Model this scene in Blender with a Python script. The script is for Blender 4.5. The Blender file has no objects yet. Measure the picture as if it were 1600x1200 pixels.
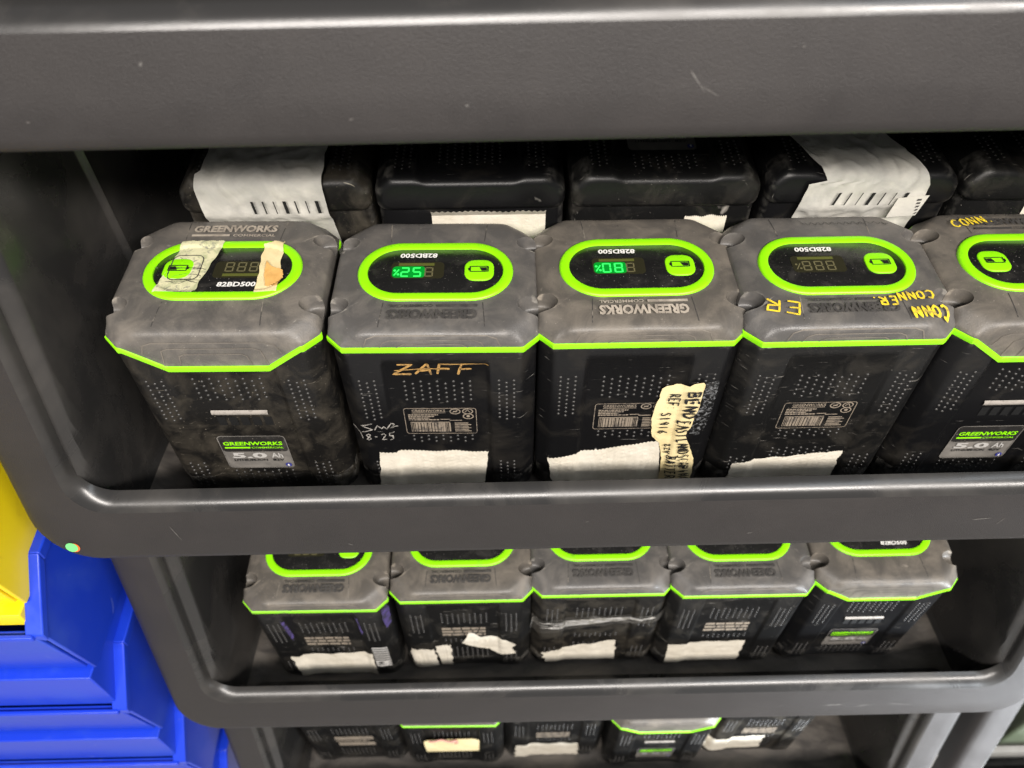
import bpy, bmesh, math, random
from mathutils import Vector, Matrix, noise
from mathutils.bvhtree import BVHTree
R = math.radians
random.seed(7)
scn = bpy.context.scene
COL = scn.collection

# ------------------------------------------------------------------ camera, light, exposure
cd = bpy.data.cameras.new('camera'); cam = bpy.data.objects.new('camera', cd); COL.objects.link(cam)
cam.location = (0.0464, -0.3605, 0.3888)
cam.rotation_euler = (0.7013, 0.0034, -0.0196)
cd.sensor_width = 36; cd.lens = 36 * 1239.4 / 1600
cd.clip_start = 0.01; cd.clip_end = 50
cd.dof.use_dof = True; cd.dof.focus_distance = 0.55; cd.dof.aperture_fstop = 7.5
scn.camera = cam

w = bpy.data.worlds.new('World'); scn.world = w; w.use_nodes = True
w.node_tree.nodes['Background'].inputs[0].default_value = (0.93, 0.94, 1.0, 1)
w.node_tree.nodes['Background'].inputs[1].default_value = 0.22

def area(name, loc, target, sx, sy, power, col, spread=180):
    l = bpy.data.lights.new(name, 'AREA'); l.shape = 'RECTANGLE'; l.size = sx; l.size_y = sy
    l.energy = power; l.color = col; l.spread = R(spread)
    o = bpy.data.objects.new(name, l); COL.objects.link(o)
    o.location = loc
    o.rotation_euler = (Vector(target) - Vector(loc)).to_track_quat('-Z', 'Y').to_euler()
    return o
# long ceiling fittings of the room, in front of the rack and above it
area('ceiling_lamp', (0.5, -2.0, 1.86), (0.1, 0, 0), 3.8, 0.14, 186, (1.0, 0.935, 0.875))
area('ceiling_lamp', (1.6, -1.0, 2.4), (0.1, 0, 0), 2.4, 0.3, 18, (0.90, 0.95, 1.0))
area('corner_fill', (1.35, -0.85, -0.62), (0.66, 0, -0.74), 0.3, 0.4, 9, (0.88, 0.94, 1.0), 50)  # added cool fill, narrowed to brighten only the lower right corner

vs = scn.view_settings
vs.view_transform = 'Standard'; vs.look = 'None'; vs.exposure = 0.22; vs.gamma = 1; vs.use_curve_mapping = False
scn.cycles.use_denoising = True
scn.cycles.max_bounces = 8

# ------------------------------------------------------------------ materials
def mat(name, base, rough=0.5, spec=0.5, metal=0.0):
    m = bpy.data.materials.new(name); m.use_nodes = True
    b = m.node_tree.nodes['Principled BSDF']
    b.inputs['Base Color'].default_value = (*base, 1)
    b.inputs['Roughness'].default_value = rough
    b.inputs['Specular IOR Level'].default_value = spec
    b.inputs['Metallic'].default_value = metal
    return m

def worn(name, base, dust, scale=18, lo=0.45, hi=0.7, rough=0.5, rough_dust=0.8, specks=0.0, speck_col=(.5, .48, .44),
         bump=0.0, bump_scale=900, streak=(1, 1, 1), spec=0.5, second=None, scratch=0.0, edge=None):
    """plastic with cloudy dust, tiny specks, thin scratches and a fine moulded grain"""
    m = mat(name, base, rough, spec); nt = m.node_tree; N = nt.nodes; L = nt.links
    b = N['Principled BSDF']
    tc = N.new('ShaderNodeTexCoord'); oi = N.new('ShaderNodeObjectInfo')
    off = N.new('ShaderNodeVectorMath'); off.operation = 'ADD'
    mul = N.new('ShaderNodeMath'); mul.operation = 'MULTIPLY'; mul.inputs[1].default_value = 7.3
    L.new(oi.outputs['Random'], mul.inputs[0]); L.new(tc.outputs['Object'], off.inputs[0]); L.new(mul.outputs[0], off.inputs[1])
    mp = N.new('ShaderNodeMapping'); mp.inputs['Scale'].default_value = streak; L.new(off.outputs[0], mp.inputs[0])
    def nz(sc, det, ro=0.6, dist=0.0, src=mp):
        n = N.new('ShaderNodeTexNoise'); n.inputs['Scale'].default_value = sc; n.inputs['Detail'].default_value = det
        n.inputs['Roughness'].default_value = ro; n.inputs['Distortion'].default_value = dist
        L.new(src.outputs[0], n.inputs['Vector']); return n
    def ramp(src, a, c):
        r = N.new('ShaderNodeMapRange'); r.inputs['From Min'].default_value = a; r.inputs['From Max'].default_value = c
        L.new(src, r.inputs['Value']); return r.outputs['Result']
    def mix(fac, a, bcol):
        x = N.new('ShaderNodeMix'); x.data_type = 'RGBA'
        L.new(fac, x.inputs['Factor'])
        if isinstance(a, tuple): x.inputs['A'].default_value = (*a, 1)
        else: L.new(a, x.inputs['A'])
        x.inputs['B'].default_value = (*bcol, 1); return x.outputs['Result']
    f = ramp(nz(scale, 7, 0.62, 0.6).outputs['Fac'], lo, hi)
    c = mix(f, base, dust)
    if second:
        c = mix(ramp(nz(second[1], 5, 0.6, 1.0).outputs['Fac'], second[2], second[3]), c, second[0])
    if specks:
        c = mix(ramp(nz(700, 2, 0.5, 0, off).outputs['Fac'], 0.74 - specks, 0.80 - specks), c, speck_col)
    if scratch:
        mp2 = N.new('ShaderNodeMapping'); mp2.inputs['Scale'].default_value = (60, 60, 900); mp2.inputs['Rotation'].default_value = (.4, .5, .3)
        L.new(off.outputs[0], mp2.inputs[0])
        c = mix(ramp(nz(1, 3, 0.5, 0.3, mp2).outputs['Fac'], 0.71 - scratch, 0.80 - scratch), c, speck_col)
    if edge:
        g = N.new('ShaderNodeNewGeometry')
        e = ramp(g.outputs['Pointiness'], edge[1], edge[2]); q = ramp(nz(130, 4, .65, .4, off).outputs['Fac'], .42, .62)
        x = N.new('ShaderNodeMath'); x.operation = 'MULTIPLY'; L.new(e, x.inputs[0]); L.new(q, x.inputs[1])
        c = mix(x.outputs[0], c, edge[0])
    L.new(c, b.inputs['Base Color'])
    rr = N.new('ShaderNodeMapRange'); rr.inputs['To Min'].default_value = rough; rr.inputs['To Max'].default_value = rough_dust
    L.new(f, rr.inputs['Value']); L.new(rr.outputs['Result'], b.inputs['Roughness'])
    if bump:
        bp = N.new('ShaderNodeBump'); bp.inputs['Strength'].default_value = bump; bp.inputs['Distance'].default_value = 0.0006
        L.new(nz(bump_scale, 2, 0.5, 0, off).outputs['Fac'], bp.inputs['Height']); L.new(bp.outputs[0], b.inputs['Normal'])
    return m

def emit(name, col, strength, base=(0, 0, 0)):
    m = mat(name, base, 0.4); b = m.node_tree.nodes['Principled BSDF']
    b.inputs['Emission Color'].default_value = (*col, 1); b.inputs['Emission Strength'].default_value = strength
    return m

M = {}
M['grip_dot'] = mat('worn_grip_dot', (.024, .0225, .021), .45)
M['flange'] = worn('dusty_flange_plastic', (.023, .0205, .0197), (.031, .0275, .0258), 22, .3, .9, .47, .62, .0, (.26, .24, .21), .5, 1400, second=((.0205, .0188, .0182), 6, .4, .9), spec=.42)
M['tub'] = worn('smooth_tub_plastic', (.022, .0215, .021), (.070, .064, .057), 8, .45, .9, .25, .5, .0, bump=.05, bump_scale=300, second=((.055, .050, .045), 16, .6, .9))
M['tub_floor'] = worn('dust_on_tub_floor', (.045, .041, .038), (.15, .132, .112), 14, .36, .78, .4, .8, .02, (.3, .27, .22), streak=(1, 2.5, 1), second=((.035, .033, .031), 9, .55, .8))
M['casing'] = worn('scuffed_black_casing', (.005, .005, .0055), (.034, .030, .024), 26, .54, .95, .36, .62, .0, (.22, .21, .19), .12, 1200, scratch=.012, spec=.30, edge=((.20, .19, .17), .53, .60))
M['casing_dusty'] = worn('mud_dusted_casing', (.007, .0065, .006), (.060, .051, .037), 40, .44, .86, .42, .8, .02, (.25, .22, .17), .2, 1200, scratch=.012, spec=.30, edge=((.20, .19, .17), .53, .60))
M['casing_worn'] = worn('worn_black_casing', (.006, .006, .006), (.046, .041, .033), 34, .50, .9, .38, .7, .01, (.3, .28, .25), .12, 1200, scratch=.025, spec=.32, edge=((.20, .19, .17), .53, .60))
M['cap'] = worn('dusty_rubber_cap', (.090, .084, .077), (.205, .182, .152), 48, .40, .84, .40, .68, .025, (.28, .26, .23), .25, 1100, second=((.066, .062, .059), 20, .5, .78), scratch=-.01, edge=((.26, .235, .20), .52, .58))
M['cap_dark'] = worn('grey_rubber_cap', (.080, .0765, .073), (.170, .155, .136), 44, .43, .86, .38, .66, .02, (.28, .26, .23), .25, 1100, second=((.125, .122, .118), 22, .54, .82), scratch=-.01, edge=((.24, .225, .20), .52, .58))
M['cap_brown'] = worn('brown_dusted_rubber_cap', (.088, .080, .070), (.195, .170, .138), 46, .40, .84, .42, .68, .025, (.28, .25, .21), .25, 1100, second=((.062, .058, .053), 18, .5, .8), scratch=-.01, edge=((.25, .22, .18), .52, .58))
M['green'] = worn('lime_green_plastic', (.27, .80, .004), (.16, .40, .02), 60, .60, .84, .38, .6, .0)
M['green_worn'] = worn('scuffed_green_plastic', (.26, .74, .01), (.12, .14, .06), 70, .55, .66, .4, .7, .0)
M['panel'] = worn('display_black_panel', (.010, .010, .010), (.035, .033, .03), 60, .5, .85, .22, .45, .055, (.16, .15, .14))
M['window'] = mat('unlit_display_window', (.022, .021, .011), .3)
M['window_bar'] = mat('unlit_display_bar', (.09, .10, .022), .35)
M['segment_off'] = mat('unlit_segment', (.12, .11, .055), .4)
M['segment_on'] = emit('lit_segment', (.04, 1.0, .12), 1.7)
M['glow'] = emit('lit_display_backlight', (.0, .40, .03), .8)
M['white_print'] = mat('white_print', (.75, .75, .72), .5)
M['dark_print'] = mat('dark_print', (.012, .012, .012), .4)
M['emboss_tan'] = worn('dust_filled_lettering', (.38, .335, .275), (.23, .20, .165), 90, .45, .65, .85)
M['emboss_dark'] = worn('shadowed_raised_lettering', (.036, .034, .032), (.06, .056, .051), 120, .45, .65, .7)  # dark grey puts the letters' shade into their colour
M['etch'] = worn('tan_etched_print', (.23, .19, .145), (.10, .085, .07), 160, .5, .62, .7)
M['seam_line'] = worn('mould_seam_line', (.04, .038, .036), (.2, .18, .15), 60, .5, .6, .7)
M['relief'] = worn('relief_edge', (.17, .15, .125), (.08, .073, .065), 50, .45, .7, .7)
M['paper'] = worn('masking_tape', (.66, .615, .52), (.55, .505, .41), 40, .4, .7, .75, .85, .0, bump=.6, bump_scale=350, second=((.70, .66, .57), 14, .5, .8))
M['paper_grey'] = worn('greyed_paper_tape', (.50, .485, .435), (.35, .345, .32), 34, .38, .7, .6, .8, .0, bump=.6, bump_scale=260, second=((.58, .555, .49), 12, .5, .8))
M['paper_yellow'] = worn('yellowed_tape', (.74, .63, .36), (.62, .50, .25), 30, .4, .7, .6, .8, .0, bump=.3, bump_scale=300)
M['tape_clear'] = worn('faded_label_tape', (.62, .60, .38), (.40, .42, .24), 120, .45, .62, .6, .8, .0, second=((.24, .24, .19), 200, .56, .66))
M['torn'] = worn('torn_tape_backing', (.72, .42, .13), (.60, .33, .09), 90, .4, .7, .8)
M['marker'] = mat('black_marker', (.012, .012, .014), .5)
M['gold_ink'] = worn('gold_paint_pen', (.38, .22, .065), (.10, .065, .03), 240, .48, .66, .5)
M['white_ink'] = worn('white_paint_pen', (.34, .32, .29), (.10, .095, .085), 240, .46, .64, .6)
M['yellow_ink'] = worn('yellow_paint_pen', (.78, .58, .03), (.30, .23, .05), 240, .50, .66, .5)
M['ink_faint'] = mat('faded_pen', (.045, .042, .04), .6)
M['plate'] = worn('grey_plate', (.13, .122, .112), (.21, .195, .175), 40, .4, .7, .4, .6, .05, (.3, .28, .26))
M['plate_top'] = worn('black_plate', (.020, .019, .018), (.06, .055, .05), 60, .5, .75, .35, .6, .06, (.25, .22, .18))
M['steel'] = worn('scratched_steel', (.30, .275, .245), (.13, .115, .10), 160, .5, .7, .45, .6)
M['light_print'] = mat('light_grey_print', (.42, .41, .39), .5)
M['badge'] = mat('blue_badge', (.03, .035, .22), .3)
M['purple'] = worn('purple_scuff', (.06, .04, .16), (.012, .011, .02), 160, .42, .6, .7)
M['blue'] = worn('blue_bin_plastic', (.010, .046, .56), (.03, .085, .55), 10, .5, .8, .32, .55, .0, second=((.16, .22, .62), 30, .66, .82), bump=.04, bump_scale=200)
M['yellow'] = worn('yellow_bin_plastic', (.86, .66, .006), (.60, .42, .02), 26, .58, .8, .4, .6, .0, second=((.30, .26, .18), 34, .66, .8))
M['sticker'] = mat('green_sticker', (.16, .62, .20), .5)
M['sticker_red'] = mat('orange_sticker', (.75, .16, .03), .5)
M['slot'] = mat('dark_slot', (.004, .004, .004), .6)
M['olive'] = worn('olive_case_plastic', (.018, .023, .010), (.03, .036, .018), 9, .4, .7, .5, .7)
M['pale'] = worn('pale_plastic', (.30, .30, .29), (.22, .22, .21), 8, .4, .7, .5)
M['concrete'] = worn('sealed_concrete', (.42, .42, .41), (.34, .34, .33), 3, .4, .7, .4, .6)
M['backwall'] = worn('grey_painted_wall', (.06, .06, .065), (.08, .08, .08), 2, .4, .7, .7)
def clearfilm():
    m = bpy.data.materials.new('clear_film'); m.use_nodes = True; nt = m.node_tree
    o = nt.nodes['Material Output']; nt.nodes.remove(nt.nodes['Principled BSDF'])
    t = nt.nodes.new('ShaderNodeBsdfTransparent'); t.inputs[0].default_value = (.93, .93, .9, 1)
    g = nt.nodes.new('ShaderNodeBsdfGlossy'); g.inputs['Roughness'].default_value = .22; g.inputs[0].default_value = (.9, .88, .84, 1)
    d = nt.nodes.new('ShaderNodeBsdfDiffuse'); d.inputs[0].default_value = (.4, .37, .33, 1)
    x = nt.nodes.new('ShaderNodeMixShader'); x.inputs[0].default_value = .2
    y = nt.nodes.new('ShaderNodeMixShader'); y.inputs[0].default_value = .05
    nt.links.new(t.outputs[0], x.inputs[1]); nt.links.new(g.outputs[0], x.inputs[2])
    nt.links.new(x.outputs[0], y.inputs[1]); nt.links.new(d.outputs[0], y.inputs[2]); nt.links.new(y.outputs[0], o.inputs[0])
    return m
M['film'] = clearfilm(); M['film_glint'] = mat('painted_film_glint', (.42, .40, .37), .22)  # pale strand colour paints glints onto the film

# ------------------------------------------------------------------ mesh helpers
class MB:
    def __init__(s): s.v = []; s.f = []; s.mi = []
    def add(s, verts, faces, mi=0):
        k = len(s.v); s.v += [tuple(p) for p in verts]; s.f += [tuple(i + k for i in f) for f in faces]; s.mi += [mi] * len(faces)
    def mesh(s, name, mats, smooth=True, angle=35):
        me = bpy.data.meshes.new(name); me.from_pydata(s.v, [], s.f)
        for m in (mats if isinstance(mats, (list, tuple)) else [mats]): me.materials.append(m)
        me.polygons.foreach_set('material_index', s.mi)
        if smooth:
            me.polygons.foreach_set('use_smooth', [True] * len(me.polygons))
            me.set_sharp_from_angle(angle=R(angle))
        me.update(); return me
    def loft(s, rings, mi=0, cap0=False, cap1=False, flip=False):
        n = len(rings[0]); V = [p for r in rings for p in r]; F = []
        for k in range(len(rings) - 1):
            for i in range(n):
                a, b = k * n + i, k * n + (i + 1) % n
                F.append((a, b, b + n, a + n) if not flip else (a, a + n, b + n, b))
        if cap0: F.append(tuple(range(n))[::(1 if flip else -1)])
        if cap1: F.append(tuple(range((len(rings) - 1) * n, len(rings) * n))[::(-1 if flip else 1)])
        s.add(V, F, mi)

def link(name, me, parent=None, label=None):
    o = bpy.data.objects.new(name, me); COL.objects.link(o); o.parent = parent
    if label: o['label'] = label
    return o
def thing(name, label, cat, matrix, group=None):
    o = bpy.data.objects.new(name, None); COL.objects.link(o); o.empty_display_size = .03
    o.matrix_world = matrix; o['label'] = label; o['category'] = cat
    if group: o['group'] = group
    return o

def resample(poly, n):
    P = [Vector(p) for p in poly]; m = len(P)
    d = [0]
    for i in range(m): d.append(d[-1] + (P[(i + 1) % m] - P[i]).length)
    out = []; j = 0
    for k in range(n):
        t = d[-1] * k / n
        while d[j + 1] < t: j += 1
        u = (t - d[j]) / (d[j + 1] - d[j]); out.append(P[j].lerp(P[(j + 1) % m], u))
    return out
def smoothloop(P, k):
    n = len(P)
    for _ in range(k): P = [(P[i - 1] + P[i] * 2 + P[(i + 1) % n]) / 4 for i in range(n)]
    return P
def rrect(x0, x1, y0, y1, r, nc=8, ne=14):
    rs = r if isinstance(r, (list, tuple)) else [r] * 4       # bl, br, tr, tl
    C = [(x0 + rs[0], y0 + rs[0], rs[0], 180), (x1 - rs[1], y0 + rs[1], rs[1], 270), (x1 - rs[2], y1 - rs[2], rs[2], 0), (x0 + rs[3], y1 - rs[3], rs[3], 90)]
    arcs = [[Vector((cx + q * math.cos(R(a + 90 * i / nc)), cy + q * math.sin(R(a + 90 * i / nc)))) for i in range(nc + 1)] for cx, cy, q, a in C]
    out = []
    for k in range(4):
        out += arcs[k]; p, q = arcs[k][-1], arcs[(k + 1) % 4][0]
        out += [p.lerp(q, i / ne) for i in range(1, ne)]
    return out
def capsule(a, b, n=20):
    """half length a, half height b"""
    out = []
    for sgn in (1, -1):
        for i in range(n + 1):
            t = -90 + 180 * i / n + (0 if sgn > 0 else 180)
            out.append(Vector((sgn * (a - b) + b * math.cos(R(t)), b * math.sin(R(t)))))
    return out

# ------------------------------------------------------------------ battery geometry (local: A face at y=-.055, B face y=+.055, base z=0, seam z=.15)
H = .176; HD = .0575; RY = 0.0
def body_outline(q=0.0, ins=0.0):
    a = .0025 * q
    pts = [(-.0595, 0), (-.038, 0), (-.035, a), (.035, a), (.038, 0), (.0595, 0), (.07, .0108), (.07, .1042), (.0595, .1150), (.038, .1150), (.035, .1150 - a), (-.035, .1150 - a), (-.038, .1150), (-.0595, .1150), (-.07, .1042), (-.07, .0108)]
    out = []
    n = len(pts)
    for i, (x, y) in enumerate(pts):
        p = Vector((x, y)); a_, b_ = Vector(pts[i - 1]), Vector(pts[(i + 1) % n])
        r = .003 if i in (0, 5, 6, 7, 8, 13, 14, 15) else .0012
        u = (a_ - p).normalized() * r; v = (b_ - p).normalized() * r
        for t in (0, .33, .67, 1): out.append((p + u) * (1 - t) ** 2 + p * 2 * t * (1 - t) + (p + v) * t * t)
    return [Vector((p.x * (1 - ins / .07), (p.y - HD) * (1 - ins / HD))) for p in out]
def ring3(o, z): return [(p.x, p.y, z) for p in o]
def casing_mb():
    b = MB()
    rings = []
    for z, q, ins in ((.006, .8, .006), (.0072, 1, .003), (.0098, 1, .0012), (.0135, 1, .0003), (.018, 1, 0), (.06, 1, 0), (.11, 1, 0), (.1585, 1, 0), (.1625, 0, 0), (.168, 0, 0), (.1765, 0, 0)):
        rings.append(ring3(body_outline(q, ins), z))
    b.loft(rings, cap0=True, cap1=True)
    for s in (1, -1):                                  # two foot rails along the base
        pts = [(-.0597, 0), (-.038, 0), (-.035, .0025), (.035, .0025), (.038, 0), (.0597, 0), (.0702, .011), (.0702, .026), (.066, .030), (-.066, .030), (-.0702, .026), (-.0702, .011)]
        o = smoothloop(resample(pts, 120), 2)
        o = [Vector((p.x, (p.y - HD - .0003) * s)) for p in o]
        if s < 0: o = o[::-1]
        cx = Vector((0, -(HD - .016) * s))
        sc = lambda k: [cx + (p - cx) * Vector((1 - k / .07, 1 - k / .017)).x if 0 else Vector((p.x * (1 - k / .07), cx.y + (p.y - cx.y) * (1 - k / .017))) for p in o]
        b.loft([ring3(sc(k), z) for z, k in ((0, .007), (.0006, .0045), (.0022, .0022), (.0045, .0008), (.008, 0), (.026, 0), (.029, .002))], cap0=True, cap1=True)
    def dot(x, y, z, s):                                # moulded pimples of the grip field
        V = []; n = 8
        for k, (r, h) in enumerate(((.00125, 0), (.0009, .00055), (.00035, .0008))):
            V += [(x + r * math.cos(i * math.pi / 4), y - s * h, z + r * .9 * math.sin(i * math.pi / 4)) for i in range(n)]
        F = [(k * n + i, k * n + (i + 1) % n, (k + 1) * n + (i + 1) % n, (k + 1) * n + i) for k in range(2) for i in range(n)] + [tuple(range(16, 24))]
        if s < 0: F = [f[::-1] for f in F]
        b.add(V, F, 1)
    for s in (1, -1):
        yo = -HD * s; yi = (-HD + .0025) * s
        for side in (-1, 1):
            for c in range(3):
                for r_ in range(10):
                    dot(side * .049 + (c - 1) * .0053, yo, H - .0335 - r_ * .0046 - (c % 2) * .0023, s)
                for r_ in range(7):
                    dot(side * .049 + (c - 1) * .0053, yo, .044 - r_ * .0047 - (c % 2) * .0023, s)
        top = (H - .037, 5) if s > 0 else (H - .034, 5)
        for c in range(9):
            for r_ in range(top[1]):
                dot((c - 4) * .0058, yi, top[0] - r_ * .0050 - (c % 2) * .0025, s)
        lows = ((H - .101, 2), (.052, 7)) if s > 0 else ((.030, 4),)
        for z0, nr in lows:
            for c in range(9):
                for r_ in range(nr): dot((c - 4) * .0056, yi, z0 - r_ * .0047 - (c % 2) * .00235, s)
    return b

def dip(x, y):
    if y < HD - .005: return 0.0
    a = abs(x); return -.019 * (1 if a < .034 else max(0, (.0590 - a) / (.0590 - .034)))
CAPN = 520
cap_poly = [(-.0595, 0), (.0595, 0), (.07, .0108), (.07, .1042), (.0595, .1150), (.034, .1150), (-.034, .1150), (-.0595, .1150), (-.07, .1042), (-.07, .0108)]
cap_base = [Vector((p.x, p.y - HD)) for p in resample(cap_poly, CAPN)]
CUT = Vector((.019, .021)).normalized(); CUTC = CUT.dot(Vector((.049, HD)))
def cap_ring(ins, sm, out=0.0, notch=0.0, waist=0.0, cut=0.0):
    P = cap_base
    if cut:
        Q = []
        for p in P:
            sx, sy = (1 if p.x > 0 else -1), (1 if p.y > 0 else -1); n = Vector((CUT.x * sx, CUT.y * sy))
            Q.append(p - n * max(0, n.dot(p) - CUTC) * cut)
        P = Q
    P = smoothloop(P, sm * 3); res = []
    for p in P:
        x, y = p.x * (1 - (ins - out) / .07), p.y * (1 - (ins - out) / HD)
        if abs(p.x) > .045 and notch:
            sg = 1 if x > 0 else -1; k = 0
            for yn in (-.032, .032): k = max(k, math.exp(-((p.y - yn) / .0054) ** 6))
            ww = max(0, min(1, (.026 - abs(p.y - .001)) / .006))
            x -= sg * (notch * k + waist * ww * ww * (3 - 2 * ww))
        res.append(Vector((x, y)))
    return res
def cap_mb():
    b = MB(); rings = []
    r0 = cap_ring(0, 0, .0008); rings.append([(p.x, p.y, H + dip(p.x, p.y)) for p in r0])
    r0 = cap_ring(0, 0, .0010); rings.append([(p.x, p.y, H + dip(p.x, p.y) * .55 + .0015) for p in r0])
    for h, ins, sm, nt, ws in ((0.0034, 0, 1, 0, .0008), (0.0057, 0, 1, 0, .002), (0.0082, .0002, 2, 0, .003), (0.0108, .0005, 7, 0, .0035), (0.0127, .0013, 8, 0, .0038), (0.0141, .0028, 9, 0, .0036),
                           (0.0151, .0052, 11, 0, .0028), (0.0159, .0090, 14, 0, .0014), (0.0164, .0145, 19, 0, .0004), (0.0168, .0205, 22, 0, 0), (0.0169, .026, 24, 0, 0)):
        ring = []
        for p in cap_ring(ins, sm, .0013, nt, ws * 1.0, min(1, max(0, (h - .004) / .0085))):
            u = noise.noise(Vector((p.x * 40, p.y * 40, h * 90))) * .0005 if h > .006 else 0
            ring.append((p.x, p.y, H + h + u))
        rings.append(ring)
    b.loft(rings, cap0=True, cap1=True)
    # four screw pits cut into the shoulders
    ob = bpy.data.objects.new('c', b.mesh('c', [], False)); COL.objects.link(ob); c = MB()
    for x in (-.0685, .0685):
        for y in (-.032, .032):
            R0 = [(x + math.copysign(0, x), y)]
            rr = [[(x + .0104 * k * math.cos(i * math.pi / 14), y + .0072 * k * math.sin(i * math.pi / 14), H + zz) for i in range(28)] for k, zz in ((.35, .0040), (.75, .0045), (.92, .0060), (.98, .0085), (1.0, .0115), (1.12, .0155), (1.25, .03))]
            c.loft(rr, cap0=True, cap1=True)
    oc = bpy.data.objects.new('c', c.mesh('c', [], False)); COL.objects.link(oc)
    md = ob.modifiers.new('b', 'BOOLEAN'); md.operation = 'DIFFERENCE'; md.object = oc; md.solver = 'EXACT'
    dg = bpy.context.evaluated_depsgraph_get(); me = bpy.data.meshes.new_from_object(ob.evaluated_get(dg))
    r = MB(); r.add([v.co for v in me.vertices], [tuple(p.vertices) for p in me.polygons])
    for o in (ob, oc): m_ = o.data; bpy.data.objects.remove(o); bpy.data.meshes.remove(m_)
    bpy.data.meshes.remove(me)
    return r
def band_mb():
    b = MB(); prof = ((.0004, -.0032), (.0016, -.0026), (.0020, -.0004), (.0019, .0018), (.0004, .0026))
    def side(p):                                        # along the flanks the trim sits back under the cap
        k = max(0, min(1, (HD - .011 - abs(p.y)) / .006)) if abs(p.x) > .066 else 0
        return p.x - math.copysign(.0026 * k, p.x)
    b.loft([[(side(p), p.y, H + dip(p.x, p.y) + dz) for p in cap_ring(0, 0, o)] for o, dz in prof]); return b
ZR = H + .0158
def ring_mb():
    b = MB(); rings = []
    for a, h in ((0, -.001), (0, .0012), (.0006, .0022), (.0016, .0028), (.0058, .0028), (.0068, .0024), (.0072, .0014), (.0072, .0)):
        rings.append([(p.x, p.y + RY, ZR + h) for p in capsule(.0542 - a, .0298 - a, 22)])
    b.loft(rings); return b
def panel_mb():
    b = MB(); b.loft([[(p.x, p.y + RY, z) for p in capsule(.0472 - a, .0228 - a, 22)] for a, z in ((0, ZR), (0, ZR + .0014), (.0003, ZR + .0016))], cap1=True); return b
ZP = ZR + .0016

ME = {}
cb = casing_mb()
for k in ('casing', 'casing_dusty', 'casing_worn'): ME[k] = cb.mesh('casing', [M[k], M['grip_dot']], angle=50)
cpb = cap_mb()
bb = band_mb()
for k in ('green', 'green_worn'): ME['band_' + k] = bb.mesh('seam_band', M[k])
ME['ring'] = ring_mb().mesh('display_ring', M['green'])
ME['panel'] = panel_mb().mesh('display_panel', M['panel'])

def bvh_of(mb): return BVHTree.FromPolygons([Vector(v) for v in mb.v], mb.f)
BV_CASE, BV_CAP = bvh_of(cb), bvh_of(cpb)
flat = MB(); flat.add([(-.1, -.1, ZP), (.1, -.1, ZP), (.1, .1, ZP), (-.1, .1, ZP)], [(0, 1, 2, 3)]); BV_PANEL = bvh_of(flat)
class Frame:
    """lays 2-D shapes on a surface: u, v in the face's own reading direction"""
    def __init__(s, bvh, o, U, V, d, su=1.0, sv=1.0): s.b = bvh; s.su = su; s.sv = sv; s.o = Vector(o); s.U = Vector(U); s.V = Vector(V); s.d = Vector(d)
    def at(s, u, v, off):
        p = s.o + s.U * (u * s.su) + s.V * (v * s.sv) - s.d * .06
        h = s.b.ray_cast(p, s.d)
        if h[0] is None: return p + s.d * .06 - s.d * off
        n = h[1]
        if n.dot(s.d) > 0: n = -n
        return h[0] + (n * .5 - s.d * .5).normalized() * off
FA = Frame(BV_CASE, (0, -HD, H), (1, 0, 0), (0, 0, 1), (0, 1, 0), 1.03, 1.09)        # v = height below the seam (negative)
FB = Frame(BV_CASE, (0, HD, H), (-1, 0, 0), (0, 0, 1), (0, -1, 0))
FT = Frame(BV_CAP, (0, 0, H + .03), (-1, 0, 0), (0, -1, 0), (0, 0, -1))
FP = Frame(BV_PANEL, (0, RY, ZP), (-1, 0, 0), (0, -1, 0), (0, 0, -1))
_m = MB()
for q in (cpb, ring_mb(), panel_mb()): _m.add(q.v, q.f)
FR = Frame(bvh_of(_m), (0, RY, H + .03), (-1, 0, 0), (0, -1, 0), (0, 0, -1))
FCA = Frame(BV_CAP, (0, -HD, H), (1, 0, 0), (0, 0, 1), (0, 1, 0))
FCB = Frame(BV_CAP, (0, HD, H), (-1, 0, 0), (0, 0, 1), (0, -1, 0))

def grid_patch(b, fr, fn, nu, nv, off, mi=0, holes=None):
    V = []; F = []
    for j in range(nv + 1):
        for i in range(nu + 1):
            u, v, e = fn(i / nu, j / nv); V.append(fr.at(u, v, off + e))
    for j in range(nv):
        for i in range(nu):
            if holes and holes(i / nu, j / nv): continue
            a = j * (nu + 1) + i; F.append((a, a + 1, a + nu + 2, a + nu + 1))
    b.add(V, F, mi)
def box2(b, fr, u0, u1, v0, v1, off=.0004, mi=0, n=4):
    grid_patch(b, fr, lambda s, t: (u0 + (u1 - u0) * s, v0 + (v1 - v0) * t, 0), n, n, off, mi)
def poly2(b, fr, pts, off=.0004, mi=0):
    c = sum((Vector(p) for p in pts), Vector((0, 0))) / len(pts)
    V = [fr.at(c.x, c.y, off)] + [fr.at(p[0], p[1], off) for p in pts]
    n = len(pts); b.add(V, [(0, 1 + i, 1 + (i + 1) % n) for i in range(n)], mi)
def disc(b, fr, u, v, r, off, mi=0, rv=None):
    poly2(b, fr, [(u + r * math.cos(i * math.pi / 9), v + (rv or r) * math.sin(i * math.pi / 9)) for i in range(18)], off, mi)
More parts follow.
